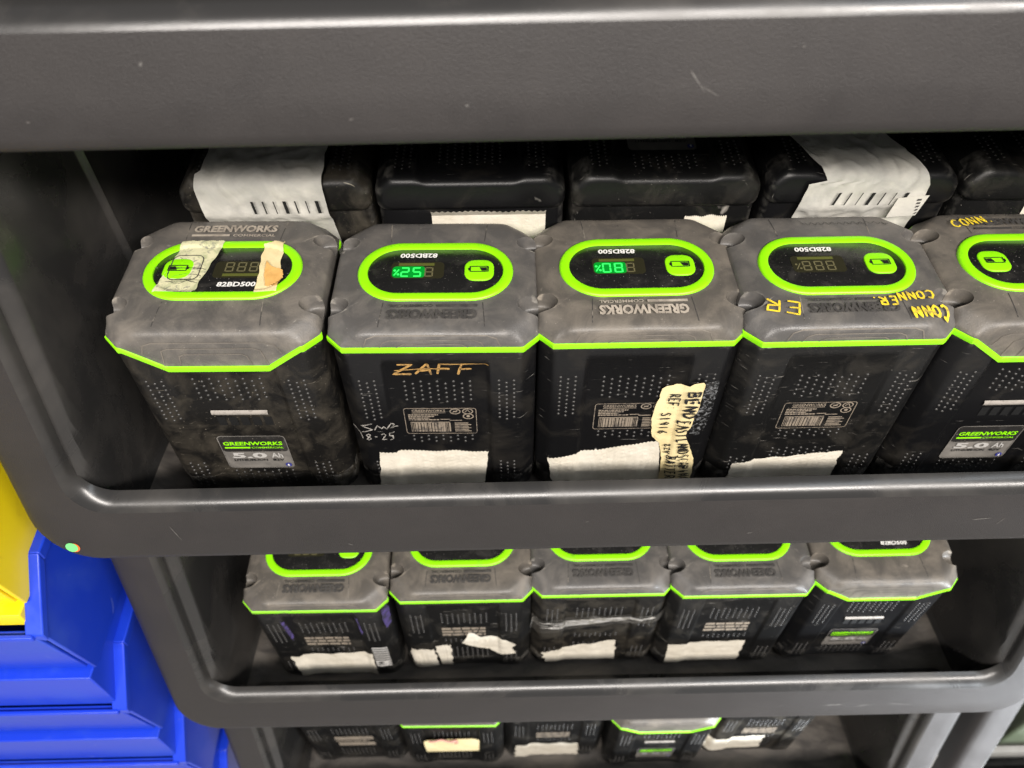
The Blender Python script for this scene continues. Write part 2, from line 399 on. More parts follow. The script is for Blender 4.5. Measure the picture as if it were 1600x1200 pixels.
def stroke(b, fr, pts, wd, off=.0004, mi=0, step=.0012, taper=True, closed=False):
    P = [Vector(p) for p in pts]
    if closed: P.append(P[0])
    Q = []
    for i in range(len(P) - 1):
        n = max(1, int((P[i + 1] - P[i]).length / step))
        Q += [P[i].lerp(P[i + 1], k / n) for k in range(n)]
    Q.append(P[-1]); V = []; F = []
    for i, p in enumerate(Q):
        t = (Q[min(i + 1, len(Q) - 1)] - Q[max(i - 1, 0)]); t = t.normalized() if t.length else Vector((1, 0))
        nrm = Vector((-t.y, t.x)); ww = wd / 2
        if taper: ww *= (.8 + .35 * noise.noise(Vector((p.x * 300, p.y * 300, 3)))) * (.7 if i in (0, len(Q) - 1) else 1)
        for s in (1, -1): q = p + nrm * ww * s; V.append(fr.at(q.x, q.y, off))
    for i in range(len(Q) - 1): F.append((2 * i, 2 * i + 1, 2 * i + 3, 2 * i + 2))
    b.add(V, F, mi)

_T = {}
def text2d(s, size, bold):
    k = (s, bold)
    if k not in _T:
        c = bpy.data.curves.new('t', 'FONT'); c.body = s; c.size = 1; c.offset = bold; c.resolution_u = 2; c.align_x = 'CENTER'; c.align_y = 'CENTER'
        o = bpy.data.objects.new('t', c); COL.objects.link(o)
        dg = bpy.context.evaluated_depsgraph_get(); me = bpy.data.meshes.new_from_object(o.evaluated_get(dg))
        bm = bmesh.new(); bm.from_mesh(me); bmesh.ops.triangulate(bm, faces=bm.faces)
        for _ in range(3):
            E_ = [e for e in bm.edges if e.calc_length() > .22]
            if not E_: break
            bmesh.ops.subdivide_edges(bm, edges=E_, cuts=1); bmesh.ops.triangulate(bm, faces=bm.faces)
        bm.verts.index_update()
        V = [v.co.copy() for v in bm.verts]; F = [tuple(v.index for v in f.verts) for f in bm.faces]; bm.free()
        bpy.data.objects.remove(o); bpy.data.curves.remove(c); bpy.data.meshes.remove(me)
        xs = [v.x for v in V]; ys = [v.y for v in V]; cx, cy = (min(xs) + max(xs)) / 2, (min(ys) + max(ys)) / 2
        _T[k] = ([((v.x - cx) / (max(xs) - min(xs)), (v.y - cy) / (max(ys) - min(ys))) for v in V], F)
    return _T[k]
def text(b, fr, s, u, v, wd, ht, off=.0004, mi=0, bold=.02, rot=0, slant=0):
    V, F = text2d(s, 1, bold); c, sn = math.cos(rot), math.sin(rot); P = []
    for x, y in V:
        x = x * wd + y * ht * slant; y *= ht
        P.append(fr.at(u + x * c - y * sn, v + x * sn + y * c, off))
    b.add(P, F, mi)
GL = {'A': [[(0, 0), (.45, 1), (.9, 0)], [(.15, .4), (.75, .4)]], 'B': [[(0, 0), (0, 1), (.6, .9), (.6, .6), (0, .5), (.7, .4), (.7, .1), (0, 0)]], 'C': [[(.8, .85), (.4, 1), (.05, .6), (.1, .2), (.45, 0), (.8, .15)]],
      'D': [[(0, 0), (0, 1), (.5, .9), (.75, .5), (.5, .1), (0, 0)]], 'E': [[(.7, 1), (0, 1), (0, 0), (.7, 0)], [(0, .5), (.55, .5)]], 'F': [[(0, 0), (0, 1), (.7, 1)], [(0, .5), (.6, .5)]],
      'G': [[(.8, .85), (.4, 1), (.05, .6), (.1, .2), (.45, 0), (.8, .2), (.8, .45), (.5, .45)]], 'I': [[(.3, 0), (.3, 1)]], 'L': [[(0, 1), (0, 0), (.6, 0)]], 'N': [[(0, 0), (0, 1), (.7, 0), (.7, 1)]],
      'O': [[(.4, 1), (.05, .7), (.1, .2), (.4, 0), (.75, .25), (.75, .75), (.4, 1)]], 'P': [[(0, 0), (0, 1), (.65, .9), (.65, .55), (0, .45)]], 'R': [[(0, 0), (0, 1), (.65, .9), (.6, .55), (0, .5), (.75, 0)]],
      'S': [[(.7, .9), (.3, 1), (.05, .75), (.6, .4), (.6, .1), (.25, 0), (0, .1)]], 'T': [[(0, 1), (.8, 1)], [(.4, 1), (.4, 0)]], 'V': [[(0, 1), (.35, 0), (.7, 1)]], 'Y': [[(0, 1), (.4, .5), (.8, 1)], [(.4, .5), (.4, 0)]], 'M': [[(0, 0), (.1, 1), (.45, .3), (.8, 1), (.9, 0)]],
      'Z': [[(.05, .95), (.9, 1), (.0, .05), (.95, 0)]], '.': [[(.1, 0), (.18, .08)]], ':': [[(.1, .1), (.18, .18)], [(.1, .6), (.18, .68)]], ' ': [], '1': [[(.3, 0), (.3, 1)]], '4': [[(.6, 0), (.6, 1), (0, .4), (.8, .4)]],
      '6': [[(.6, 1), (.1, .5), (.1, .15), (.4, 0), (.65, .25), (.4, .5), (.1, .3)]], '9': [[(.65, .75), (.35, 1), (.05, .75), (.3, .5), (.65, .75), (.55, 0)]], '2': [[(.05, .8), (.4, 1), (.7, .75), (.05, .05), (.8, .05)]], '-': [[(.1, .5), (.6, .5)]],
      '5': [[(.75, 1), (.1, 1), (.1, .6), (.6, .55), (.65, .15), (.1, 0)]], '8': [[(.4, .5), (.1, .75), (.4, 1), (.65, .75), (.4, .5), (.05, .2), (.4, 0), (.7, .2), (.4, .5)]], '3': [[(.05, .9), (.5, 1), (.6, .7), (.25, .5), (.7, .3), (.4, 0), (0, .1)]]}
def hand(b, fr, s, u, v, wd, ht, pen, off=.0005, mi=0, rot=0, slant=.1, jit=.06):
    """hand-drawn letters; u, v is the start of the base line"""
    n = len(s); adv = wd / n; c, sn = math.cos(rot), math.sin(rot)
    for i, ch in enumerate(s):
        for st in GL[ch]:
            P = []
            for x, y in st:
                x += random.uniform(-jit, jit); y += random.uniform(-jit, jit)
                X = i * adv + x * adv * .85 + y * ht * slant; Y = y * ht
                P.append((u + X * c - Y * sn, v + X * sn + Y * c))
            stroke(b, fr, P, pen, off, mi)

# shared print meshes -------------------------------------------------
def mk(name, mats, fn, smooth=False):
    b = MB(); fn(b); return b.mesh(name, mats, smooth)
def f_emboss(b):
    text(b, FT, 'GREENWORKS', 0, .0430, .060, .0084, .0016, 0, .045)
    text(b, FT, 'COMMERCIAL', .0145, .0354, .030, .0028, .0014, 0, .015)
    box2(b, FT, -.030, -.003, .0343, .0366, .0014, 0, 6)
for k in ('tan', 'dark'): ME['emboss_' + k] = mk('embossed_lettering', M['emboss_' + k], f_emboss)
def f_seams(b):
    for x in (-.0335, .0335):
        for v0, v1 in ((.0312, .0525), (-.0312, -.0525)): stroke(b, FT, [(x, v0), (x * 1.05, v1)], .0006, .0002, 0, taper=False)
def f_relief(b):
    for fr, dz in ((FCB, -.017), (FCA, .0015)):
        for k, (hw, top) in enumerate(((.046, .0125), (.035, .009), (.024, .0055))):
            bot = dz + .001; tp = top if fr is FCB else top
            if fr is FCB: tp = top - .006 - .002 * k
            pts = [(-hw, bot + (.012 if fr is FCB and k == 0 else .0)), (-hw * .93, tp - .002), (-hw * .8, tp), (hw * .8, tp), (hw * .93, tp - .002), (hw, bot + (.012 if fr is FCB and k == 0 else .0))]
            stroke(b, fr, pts, .0007, .0004, 0, taper=False)
_n = len(cpb.f); f_seams(cpb); _k = len(cpb.f); f_relief(cpb)
cpb.mi = [0] * _n + [1] * (_k - _n) + [2] * (len(cpb.f) - _k)
for k in ('cap', 'cap_dark', 'cap_brown'): ME[k] = cpb.mesh('cap', [M[k], M['seam_line'], M['relief']], angle=42)
SEG = {'0': 'abcdef', '8': 'abcdefg', '5': 'afgcd', '2': 'abged'}
def seg7(b, u, v, ch, mi, w_=.0060, h_=.0096):
    t = .00105; x0, x1 = u - w_ / 2, u + w_ / 2; y0, y1 = v - h_ / 2, v + h_ / 2
    R_ = dict(a=(x0 + t * .7, x1 - t * .7, y1 - t, y1), d=(x0 + t * .7, x1 - t * .7, y0, y0 + t), g=(x0 + t * .7, x1 - t * .7, v - t / 2, v + t / 2),
              f=(x0, x0 + t, v + .0004, y1 - t * .4), e=(x0, x0 + t, y0 + t * .4, v - .0004), b=(x1 - t, x1, v + .0004, y1 - t * .4), c=(x1 - t, x1, y0 + t * .4, v - .0004))
    for k in SEG[ch]: box2(b, FP, *R_[k], .0007, mi, 1)
def percent(b, u, v, mi):
    stroke(b, FP, [(u - .0016, v - .003), (u + .0016, v + .003)], .0008, .0007, mi, taper=False)
    for a, c in ((-.0013, .002), (.0013, -.002)): disc(b, FP, u + a, v + c, .0009, .0007, mi)
def f_window(lit):
    def g(b):
        poly2(b, FP, [(p.x + .0125, p.y - .0004) for p in rrect(-.0185, .0185, -.0085, .0085, .0035, 4, 2)], .0003, 0)
        if lit: poly2(b, FP, [(p.x + .0185, p.y + .0015) for p in rrect(-.0115, .0115, -.0058, .0058, .003, 4, 2)], .0005, 2)
        box2(b, FP, .001, .026, -.0075, -.0048, .0006, 1)
    return g
ME['window_off'] = mk('display_window', [M['window'], M['window_bar'], M['glow']], f_window(False))
ME['window_on'] = mk('display_window', [M['window'], M['window_bar'], M['glow']], f_window(True))
def f_digits(s, lit):
    def g(b):
        for i, ch in enumerate(s): seg7(b, .0045 + i * .0083, .0018, ch, 1 if (lit and i > 0) else 0)
        percent(b, .0270, .0022, 1 if lit else 0)
    return g
for key, s, lit in (('off', '888', 0), ('52', '852', 1), ('80', '880', 1)):
    ME['digits_' + key] = mk('digit_readout', [M['segment_off'], M['segment_on']], f_digits(s, lit))
ME['model'] = mk('model_lettering', M['white_print'], lambda b: text(b, FP, '82BD500', .0125, -.0155, .0262, .0046, .0006, 0, .03, slant=.05))
ME['model_dim'] = mk('model_lettering', M['light_print'], lambda b: text(b, FP, '82BD500', .0125, -.0155, .0262, .0046, .0006, 0, .03, slant=.05))
def f_button(b):
    o = smoothloop(resample([tuple(p) for p in rrect(-.0102, .0102, -.0105, .0105, .007, 8, 4)], 60), 2)
    b.loft([[(p.x * k + .0305, p.y * k + RY, ZP + z) for p in o] for k, z in ((1, -.0002), (1, .0006), (.96, .0010), (.9, .0012))], cap1=True)
ME['button'] = mk('button', M['green'], f_button, True)
FBT = Frame(bvh_of((lambda b: (b.add([(-.1, -.1, ZP + .0012), (.1, -.1, ZP + .0012), (.1, .1, ZP + .0012), (-.1, .1, ZP + .0012)], [(0, 1, 2, 3)]), b)[1])(MB())), (0, RY, ZP), (-1, 0, 0), (0, -1, 0), (0, 0, -1))
def f_icon(b):
    c = -.0305
    stroke(b, FBT, [(c - .0062, -.0026), (c + .0062, -.0026), (c + .0062, .0026), (c - .0062, .0026)], 0.0009, .0005, 0, taper=False, closed=True)
    box2(b, FBT, c + .0064, c + .0076, -.0013, .0013, .0004, 0, 1)
    poly2(b, FBT, [(c - .0054, -.0018), (c - .0002, -.0018), (c - .0018, .0018), (c - .0054, .0018)], .0004, 0)
ME['icon'] = mk('battery_icon', M['dark_print'], f_icon)
def f_rating(b):
    u0, u1, v0, v1 = -.0262, .0255, -.0885, -.0645
    stroke(b, FA, [(p.x, p.y) for p in rrect(u0, u1, v0 - .001, v1 + .003, .002, 3, 2)], .0005, .0003, 0, taper=False, closed=True)
    text(b, FA, 'GREENWORKS', -.0085, -.0640, .0240, .0028, .0004, 0, .02)
    box2(b, FA, -.0205, .0035, -.0666, -.0660, .0004)
    for i, (a, c) in enumerate(((-.0235, -.002), (-.0235, -.005), (-.0235, -.0085), (-.0235, -.0015))):
        yy = -.0684 - i * .0018; x = a
        while x < c:
            l = random.uniform(.0012, .0035); box2(b, FA, x, min(x + l, c), yy - .0006, yy + .0006, .0004, 0, 1); x += l + .0004
    box2(b, FA, -.0005, .0065, -.0738, -.0730, .0004); box2(b, FA, .006, .0150, -.0750, -.0742, .0004)
    x = -.0225
    while x < .006:
        l = random.choice((.0004, .0006, .0012, .0016)); box2(b, FA, x, x + l, -.0872, -.0772, .0004, 0, 1); x += l + random.choice((.00025, .0005, .0007))
    box2(b, FA, -.0225, .006, -.0770, -.0762, .0004)
    for i in range(6): box2(b, FA, .0095, .0215 - .002 * (i % 2), -.0872 + i * .0018, -.0862 + i * .0018, .0004, 0, 2)
    for u, v in ((.0105, -.0648), (.0195, -.0648), (.0197, -.0702)):
        n = 16; stroke(b, FA, [(u + .0036 * math.cos(i * 2 * math.pi / n), v + .0027 * math.sin(i * 2 * math.pi / n)) for i in range(n)], .0008, .0004, 0, .0006, False, True)
    stroke(b, FA, [(.0085, -.0662), (.0125, -.0634)], .0007, .0004); box2(b, FA, .0090, .0120, -.0655, -.0642, .0004)
    stroke(b, FA, [(.0175, -.0655), (.0195, -.0632), (.0212, -.0660)], .0009, .0004); disc(b, FA, .0197, -.0700, .0013, .0004)
ME['rating'] = mk('rating_label', M['etch'], f_rating)
def f_rating_faded(b):
    for i in range(3):
        x = -.024
        while x < .02:
            l = random.uniform(.004, .012); box2(b, FA, x, min(.021, x + l), -.069 - i * .007, -.0645 - i * .007, .0004, 0, 2); x += l + .0012
ME['rating_faded'] = mk('rating_label', M['etch'], f_rating_faded)
PV0, PV1 = -.1405, -.0990
def f_plate(b):
    o = rrect(-.0255, .0255, PV0, PV1, .0035, 5, 6)
    poly2(b, FB, [(p.x, p.y) for p in o], .0006, 0)
    poly2(b, FB, [(p.x, p.y) for p in rrect(-.0250, .0250, -.1190, PV1 - .0006, .003, 5, 6)], .0009, 1)
    stroke(b, FB, [(p.x, p.y) for p in o], .0006, .0010, 0, taper=False, closed=True)
ME['plate'] = mk('brand_plate', [M['plate'], M['plate_top']], f_plate)
def f_plate_text(b):
    text(b, FB, 'GREENWORKS', .0, -.1080, .0450, .0046, .0013, 0, .025, slant=.1)
    box2(b, FB, -.0225, -.003, -.1141, -.1123, .0013, 0); text(b, FB, 'COMMERCIAL', .0102, -.1133, .0245, .0020, .0013, 0, .01)
    text(b, FB, '5.0', -.0060, -.1235, .0270, .0072, .0013, 1, .04); text(b, FB, 'Ah', .0150, -.1235, .0090, .0062, .0013, 1, .02)
    text(b, FB, 'LITHIUM-ION', -.0065, -.1297, .0260, .0028, .0013, 2, .02); text(b, FB, '82V', .0150, -.1297, .0090, .0028, .0013, 2, .02)
    disc(b, FB, .0213, -.1365, .0025, .0012, 3)
    for P in ([(-.0007, .0007), (.0007, -.0007), (0, -.0014), (0, .0014), (.0007, .0007), (-.0007, -.0007)],): stroke(b, FB, [(.0213 + x, -.1365 + y) for x, y in P], .0004, .0016, 4, .0004, False)
ME['plate_text'] = mk('plate_lettering', [M['green'], M['light_print'], M['dark_print'], M['badge'], M['white_print']], f_plate_text)
def f_latch(b):
    grid_patch(b, FB, lambda s, t: (-.0205 + .041 * s, -.0680 - .0055 * t, .0012 * math.sin(math.pi * t)), 20, 4, .0006)
    for i in range(5): box2(b, FB, -.0185 + i * .0085, -.0125 + i * .0085, -.0860, -.0760, .0004, 1, 2)
ME['latch'] = mk('latch_bar', [M['steel'], M['slot']], f_latch, True)

# tapes ---------------------------------------------------------------
def tape_mesh(fr, tl, tr, br, bl, m, ser='top', wr=.0005, nu=60, nv=36, seed=0, edge=.0012, tooth=.0011, name='masking_tape'):
    """a strip of paper tape stuck on a face: four corners, one saw-tooth edge, small wrinkles"""
    b = MB(); tl, tr, br, bl = map(Vector, (tl, tr, br, bl))
    def fn(s, t):
        top = tl.lerp(tr, s); bot = bl.lerp(br, s)
        if ser: top = top + Vector((0, (abs((s * nu) % 2 - 1) - .5) * tooth + noise.noise(Vector((s * 5, seed, 0))) * edge * 1.3))
        p = bot.lerp(top, t)
        if s in (0, 1): p = p + Vector((noise.noise(Vector((t * 6, seed, s * 9))) * edge, 0))
        e = wr * (noise.noise(Vector((p.x * 90 + seed, p.y * 90, 1))) + .5 * abs(noise.noise(Vector((p.x * 260, p.y * 90 + seed, 2))))) + wr * .8
        return p.x, p.y, e
    grid_patch(b, fr, fn, nu, nv, .0008)
    return b.mesh(name, m, True, 80)
def outline_mesh(fr, pts, m, seed=0, wr=.0004, name='masking_tape', n=26, off=.0010):
    """torn piece of tape with a free outline"""
    P = resample(pts, 90); c = sum(P, Vector((0, 0))) / 90
    P = [p + Vector((noise.noise(Vector((p.x * 900, p.y * 900, seed))), noise.noise(Vector((p.y * 900, p.x * 900, seed + 4))))) * .0007 for p in P]
    b = MB(); V = []; F = []
    for k in range(n + 1):
        for p in P:
            q = c.lerp(p, k / n); V.append(fr.at(q.x, q.y, off + wr * (noise.noise(Vector((q.x * 120, q.y * 120, seed))) + .7)))
    for k in range(n):
        for i in range(90): F.append((k * 90 + i, k * 90 + (i + 1) % 90, (k + 1) * 90 + (i + 1) % 90, (k + 1) * 90 + i))
    b.add(V, F); return b.mesh(name, m, True, 80)

def battery(label, mtx, group, case='casing', cap='cap', face='A', lit=None, emboss='tan', rating='rating', band='green', top=True, model='model'):
    t = thing('battery_pack', label, 'battery', mtx, group)
    link('casing', ME[case], t); c = link('cap', ME[cap], t); link('seam_band', ME['band_' + band], t)
    if top:
        link('embossed_lettering', ME['emboss_' + emboss], c)
        link('display_ring', ME['ring'], t); p = link('display_panel', ME['panel'], t)
        link('display_window', ME['window_on' if lit else 'window_off'], p); link('digit_readout', ME['digits_' + (lit or 'off')], p)
        link('model_lettering', ME[model], p); link('button', ME['button'], p); link('battery_icon', ME['icon'], p)
    if face == 'A' and rating: link('rating_label', ME[rating], t)
    if face == 'B':
        q = link('brand_plate', ME['plate'], t); link('plate_lettering', ME['plate_text'], q); link('latch_bar', ME['latch'], t)
    return t
def up(x, yf, zs, face, rz=0.0):
    """standing pack: yf is the world y of the face towards the viewer, zs the seam height"""
    return Matrix.Translation((x, yf + HD, zs - H)) @ Matrix.Rotation(rz + (math.pi if face == 'B' else 0), 4, 'Z')

# ------------------------------------------------------------------ the rack's tubs
PITCH = .347; DY = -.0208
def lipy(z): return -.0655 + (z + .167) * .254
def tub_mb(x0=-.312, x1=.614):
    b = MB(); zt = .157
    def opening(ins, ri, dy, top=None):
        o = rrect(x0 + ins, x1 - ins, -.169 + ins, (zt if top is None else top), ri)
        return [(p.x, lipy(p.y) + dy, p.y) for p in o]
    rings = []
    for ins, dy in ((.0, .030), (.0, .0150), (.0010, .0095), (.0035, .0048), (.0072, .0014), (.0115, 0)):
        rings.append(opening(ins, [.044 - ins * .5] * 2 + [.004] * 2, dy, zt - ins * .1))
    # flat face, then the rolled rim of the mouth
    for ins, dy in ((.030, .0), (.050, .0), (.0585, .0002)):
        rings.append(opening_rim(x0, x1, zt, ins, dy))
    b.loft(rings, 0)
    rim = [opening_rim(x0, x1, zt, ins, dy) for ins, dy in ((.0585, .0002), (.0618, .0010), (.0645, .0026), (.0668, .0050), (.0685, .0080), (.0694, .0115))]
    inner = []
    def sect(y, zb, dx, rad, top):
        o = rrect(x0 + .0466 + dx, x1 - .0466 - dx, zb, top, [rad, rad, .006, .006]); return [(p.x, max(y, lipy(p.y) + .010 + .25 * (y + .04)), p.y) for p in o]
    for y, zb, dx, rad in ((-.0370, -.1150, .002, .026), (-.0345, -.125, .004, .028), (-.0315, -.145, .006, .027), (-.027, -.164, .009, .025), (-.019, -.1745, .011, .022), (-.008, -.1765, .012, .02), (.03, -.1768, .014, .020), (.075, -.1768, .018, .02),
                           (.1150, -.1762, .021, .02), (.1165, -.1700, .022, .02), (.1172, -.0690, .024, .02), (.1190, -.0659, .026, .02), (.17, -.0657, .032, .02), (.24, -.0657, .038, .02), (.36, -.0657, .048, .03), (.362, -.060, .055, .03)):
        inner.append(sect(y, zb, dx, rad, zt - .012))
    k0 = len(b.f); b.loft(rim + inner, 1, cap1=True)
    for k in range(k0, len(b.f)):
        q = [Vector(b.v[i]) for i in b.f[k][:4]]
        if abs((q[1] - q[0]).cross(q[2] - q[0]).normalized().z) > .55 and q[0].z < 0 and q[0].y > -.034: b.mi[k] = 2
    # outer shell of the tub behind the flange
    outer = [[(p.x, lipy(p.y) + .011, p.y) for p in rrect(x0 + .034, x1 - .034, -.150, zt - .002, [.03, .03, .004, .004])]]
    for y, zb, dx in ((.0, -.1815, .036), (.112, -.1815, .041), (.123, -.072, .043), (.366, -.068, .052)):
        outer.append([(p.x, max(y, lipy(p.y) + .012 + .2 * y), p.y) for p in rrect(x0 + dx, x1 - dx, zb, zt - .004, [.03, .03, .004, .004])])
    b.loft(outer, 1, cap1=True, flip=False)
    return b
def opening_rim(x0, x1, zt, ins, dy):
    # inset of the sides is smaller than of the bottom: side flanges are 50 mm, the front lip 71 mm
    k = (ins - .0115) / (.0694 - .0115)
    sx = .0115 + k * (.0466 - .0115); bz = .0115 + k * (.0640 - .0115); rb = .038 + k * (.026 - .038)
    o = rrect(x0 + sx, x1 - sx, -.169 + bz, zt - .001 - k * .010, [rb, rb, .004, .004])
    return [(p.x, lipy(p.y) + dy, p.y) for p in o]
tubme = tub_mb().mesh('storage_tub', [M['flange'], M['tub'], M['tub_floor']], True, 40)
def flange_pt(x, z, off=.0004): return Vector((x, lipy(z) - off, z))
TG = 'black storage tubs of the rack'
tubs = []
for k, lab in enumerate(('topmost black plastic tub, only its wide front lip in view', 'black plastic tub with a round green sticker on its lip',
                         'black plastic tub directly below the one with the green sticker', 'bottom black plastic tub, its batteries only half seen under the lip above')):
    o = link('storage_tub', tubme); o.location = (0, DY * (k - 1), PITCH * (1 - k)); o['label'] = lab; o['category'] = 'storage tub'; o['group'] = TG; tubs.append(o)
tubs[0].rotation_euler.y = -.009; tubs[1].rotation_euler.y = -.005; tubs[2].location.z -= .003
o = link('storage_tub', tubme); o.location = (.949, 2 * DY, -2 * PITCH); o['label'] = 'tub of the next rack, a light grey strip at bottom right'; o['category'] = 'storage tub'; o['group'] = TG
def f_sticker(b):
    for k, (dx, dz, r, mi, of) in enumerate(((.0012, -.0007, .0045, 1, .0005), (0, 0, .0045, 0, .0009))):
        c = (-.2835 + dx, -.1470 + dz)
        pts = [flange_pt(c[0] + r * math.cos(i * math.pi / 12), c[1] + r * math.sin(i * math.pi / 12), of) for i in range(24)]
        b.add(pts, [tuple(range(24))], mi)
link('round_sticker', mk('round_sticker', [M['sticker'], M['sticker_red']], f_sticker), tubs[1], 'small round green sticker over an orange one')

M['scuff'] = worn('scuff_on_plastic', (.10, .095, .088), (.05, .045, .042), 300, .42, .6, .6)
def lip_scuff(tub, P, wd):
    def g(b):
        V = []; F = []
        Q = [Vector(p) for p in P]
        for i, q in enumerate(Q):
            t = (Q[min(i + 1, len(Q) - 1)] - Q[max(i - 1, 0)]).normalized(); n = Vector((-t.y, t.x)) * wd * .5 * (.25 if i in (0, len(Q) - 1) else random.uniform(.6, 1.2))
            for k in (1, -1): r = q + n * k; V.append(flange_pt(r.x, r.y, .00025))
        for i in range(len(Q) - 1): F.append((2 * i, 2 * i + 1, 2 * i + 3, 2 * i + 2))
        b.add(V, F)
    link('scuff_mark', mk('scuff_mark', M['scuff'], g), tub)
def scr(x, z, a, l, bend=0): return [(x + math.cos(a) * l * t + bend * t * t, z + math.sin(a) * l * t) for t in (0, .25, .5, .75, 1)]
for x, z, a, l, wd in ((-.108, -.128, .9, .002, .0016), (-.022, -.152, .3, .0022, .0011), (.128, -.134, -.9, .012, .0008), (.134, -.141, -.5, .009, .0007), (.030, -.147, .2, .0018, .001), (-.165, -.150, 0, .002, .0009), (.175, -.126, .2, .0016, .0009)): lip_scuff(tubs[0], scr(x, z, a, l), wd)
for x, z, a, l, wd in ((.398, -.139, .1, .014, .0012), (.418, -.144, .9, .008, .0008), (.105, -.133, .4, .003, .0008), (-.075, -.150, -.4, .004, .0007), (-.205, -.128, -1.2, .016, .0006), (.228, -.148, .1, .005, .0008)): lip_scuff(tubs[1], scr(x, z, a, l), wd)
for x, z, a, l, wd in ((.385, -.140, .05, .022, .0016), (.42, -.143, .2, .018, .0014), (.455, -.139, -.1, .025, .0016), (.335, -.139, 0, .006, .001)): lip_scuff(tubs[2], scr(x, z, a, l), wd)

# ------------------------------------------------------------------ front row of the main tub
G1 = 'battery packs standing in the front row of the sticker tub'
b1 = battery('battery with two torn strips of pale tape across its display', up(-.145, -.003, .007, 'B', -.012), G1, 'casing_dusty', 'cap', 'B', None, 'tan')
b2 = battery('battery marked ZAFF in gold pen, its green readout lit', up(0, 0, 0, 'A', -.016), G1, 'casing', 'cap_dark', 'A', '52', 'dark')
b3 = battery('battery with a handwritten yellowed tape strip running down its front', up(.1405, .0015, .0, 'A', .001), G1, 'casing', 'cap_brown', 'A', '80', 'tan')
b4 = battery('battery with yellow CONNER letters painted on its near cap edge', up(.2788, -.003, .003, 'A', .003), G1, 'casing_worn', 'cap_dark', 'A', None, 'dark')
b5 = battery('standing battery cut by the right photo edge, yellow writing on its cap', up(.4195, -.003, .003, 'B', 0), G1, 'casing', 'cap_brown', 'B', None, 'dark')

# tapes and writing, front row
def tl(name, parent, me, label=None): return link(name, me, parent, label)
tl('masking_tape', b1, tape_mesh(FR, (-.0330, .0290), (-.0040, .0275), (-.0150, -.0245), (-.0415, -.0235), M['tape_clear'], 'top', .0003, 40, 40, 3, .0015, .0004), 'pale tape strip over the green button')
tl('masking_tape', b1, tape_mesh(FR, (.0240, .0240), (.0375, .0290), (.0410, -.0235), (.0265, -.0255), M['paper_yellow'], 'top', .0003, 24, 40, 9, .0015, .0004), 'pale tape strip over the readout end')
tl('torn_backing', b1, outline_mesh(FR, [(.0290, .0070), (.0330, .0010), (.0420, -.0030), (.0435, -.0120), (.0410, -.0195), (.0330, -.0190), (.0300, -.0070)], M['torn'], 2, .0004, 'torn_backing', 10, .0018), 'torn orange flap of tape')
def f_lines(b):
    for i in range(7):
        y = -.008 + random.uniform(-.012, .012); pts = [(-.036 + k * .004 + .0008 * i, y + random.uniform(-.0015, .0015)) for k in range(6)]
        stroke(b, FR, pts, .0005, .0013)
    stroke(b, FR, [(p.x - .0255, p.y + .001) for p in rrect(-.0105, .0105, -.0125, .0125, .005, 4, 3)], .0010, .0013, 0, closed=True)
tl('smudged_print', b1, mk('smudged_print', M['ink_faint'], f_lines))
tl('masking_tape', b2, tape_mesh(FA, (-.0490, -.1075), (.0335, -.1105), (.0280, -.1600), (-.0545, -.1600), M['paper'], 'top', .0005, 60, 36, 11))
tl('masking_tape', b3, tape_mesh(FA, (-.0585, -.1200), (.0255, -.1040), (.0330, -.1600), (-.0535, -.1600), M['paper'], 'top', .0005, 60, 36, 17))
tl('masking_tape', b4, tape_mesh(FA, (-.0500, -.1270), (.0330, -.1172), (.0330, -.1600), (-.0530, -.1600), M['paper'], 'top', .0005, 50, 30, 23, .003, .0003))
def f_zaff(b):
    hand(b, FA, 'ZAFF', -.0285, -.0262, .058, .0100, .0021, .0006, 0, 0, .25, .05)
    stroke(b, FA, [(-.028, -.0225), (-.006, -.0205), (.008, -.0215)], .0010, .0006); stroke(b, FA, [(.012, -.0165), (.036, -.0160)], .0013, .0007)
tl('pen_writing', b2, mk('pen_writing', M['gold_ink'], f_zaff), 'gold handwritten letters ZAFF')
def f_snr(b):
    stroke(b, FA, [(-.050, -.0745), (-.058, -.0770), (-.0505, -.0810), (-.0585, -.0845)], .0011, .0010)
    stroke(b, FA, [(-.049, -.0815), (-.0465, -.0765), (-.0435, -.0800), (-.0420, -.0775), (-.0400, -.0805), (-.0365, -.0745), (-.0345, -.0775), (-.0375, -.0795), (-.0320, -.0800)], .0011, .0010)
    hand(b, FA, '8-25', -.0565, -.0935, .0225, .0075, .0011, .0010, 0, .05); stroke(b, FA, [(-.0655, -.0840), (-.0600, -.0870), (-.0590, -.0930)], .0014, .0010)
tl('pen_writing', b2, mk('pen_writing', M['white_ink'], f_snr), 'small white handwriting and date')
bend = tl('written_tape', b3, outline_mesh(FA, [(.0190, -.0440), (.0300, -.0390), (.0360, -.0412), (.0400, -.0370), (.0475, -.0362), (.0475, -.0600), (.0455, -.0860), (.0425, -.0930), (.0480, -.1060), (.0545, -.1230), (.0560, -.1400), (.0545, -.1600), (.0320, -.1600), (.0300, -.1250), (.0255, -.1050), (.0180, -.0960), (.0158, -.0750), (.0165, -.0600)], M['paper_yellow'], 5, .0006, 'written_tape', 24, .0018), 'yellowed tape with black handwriting')
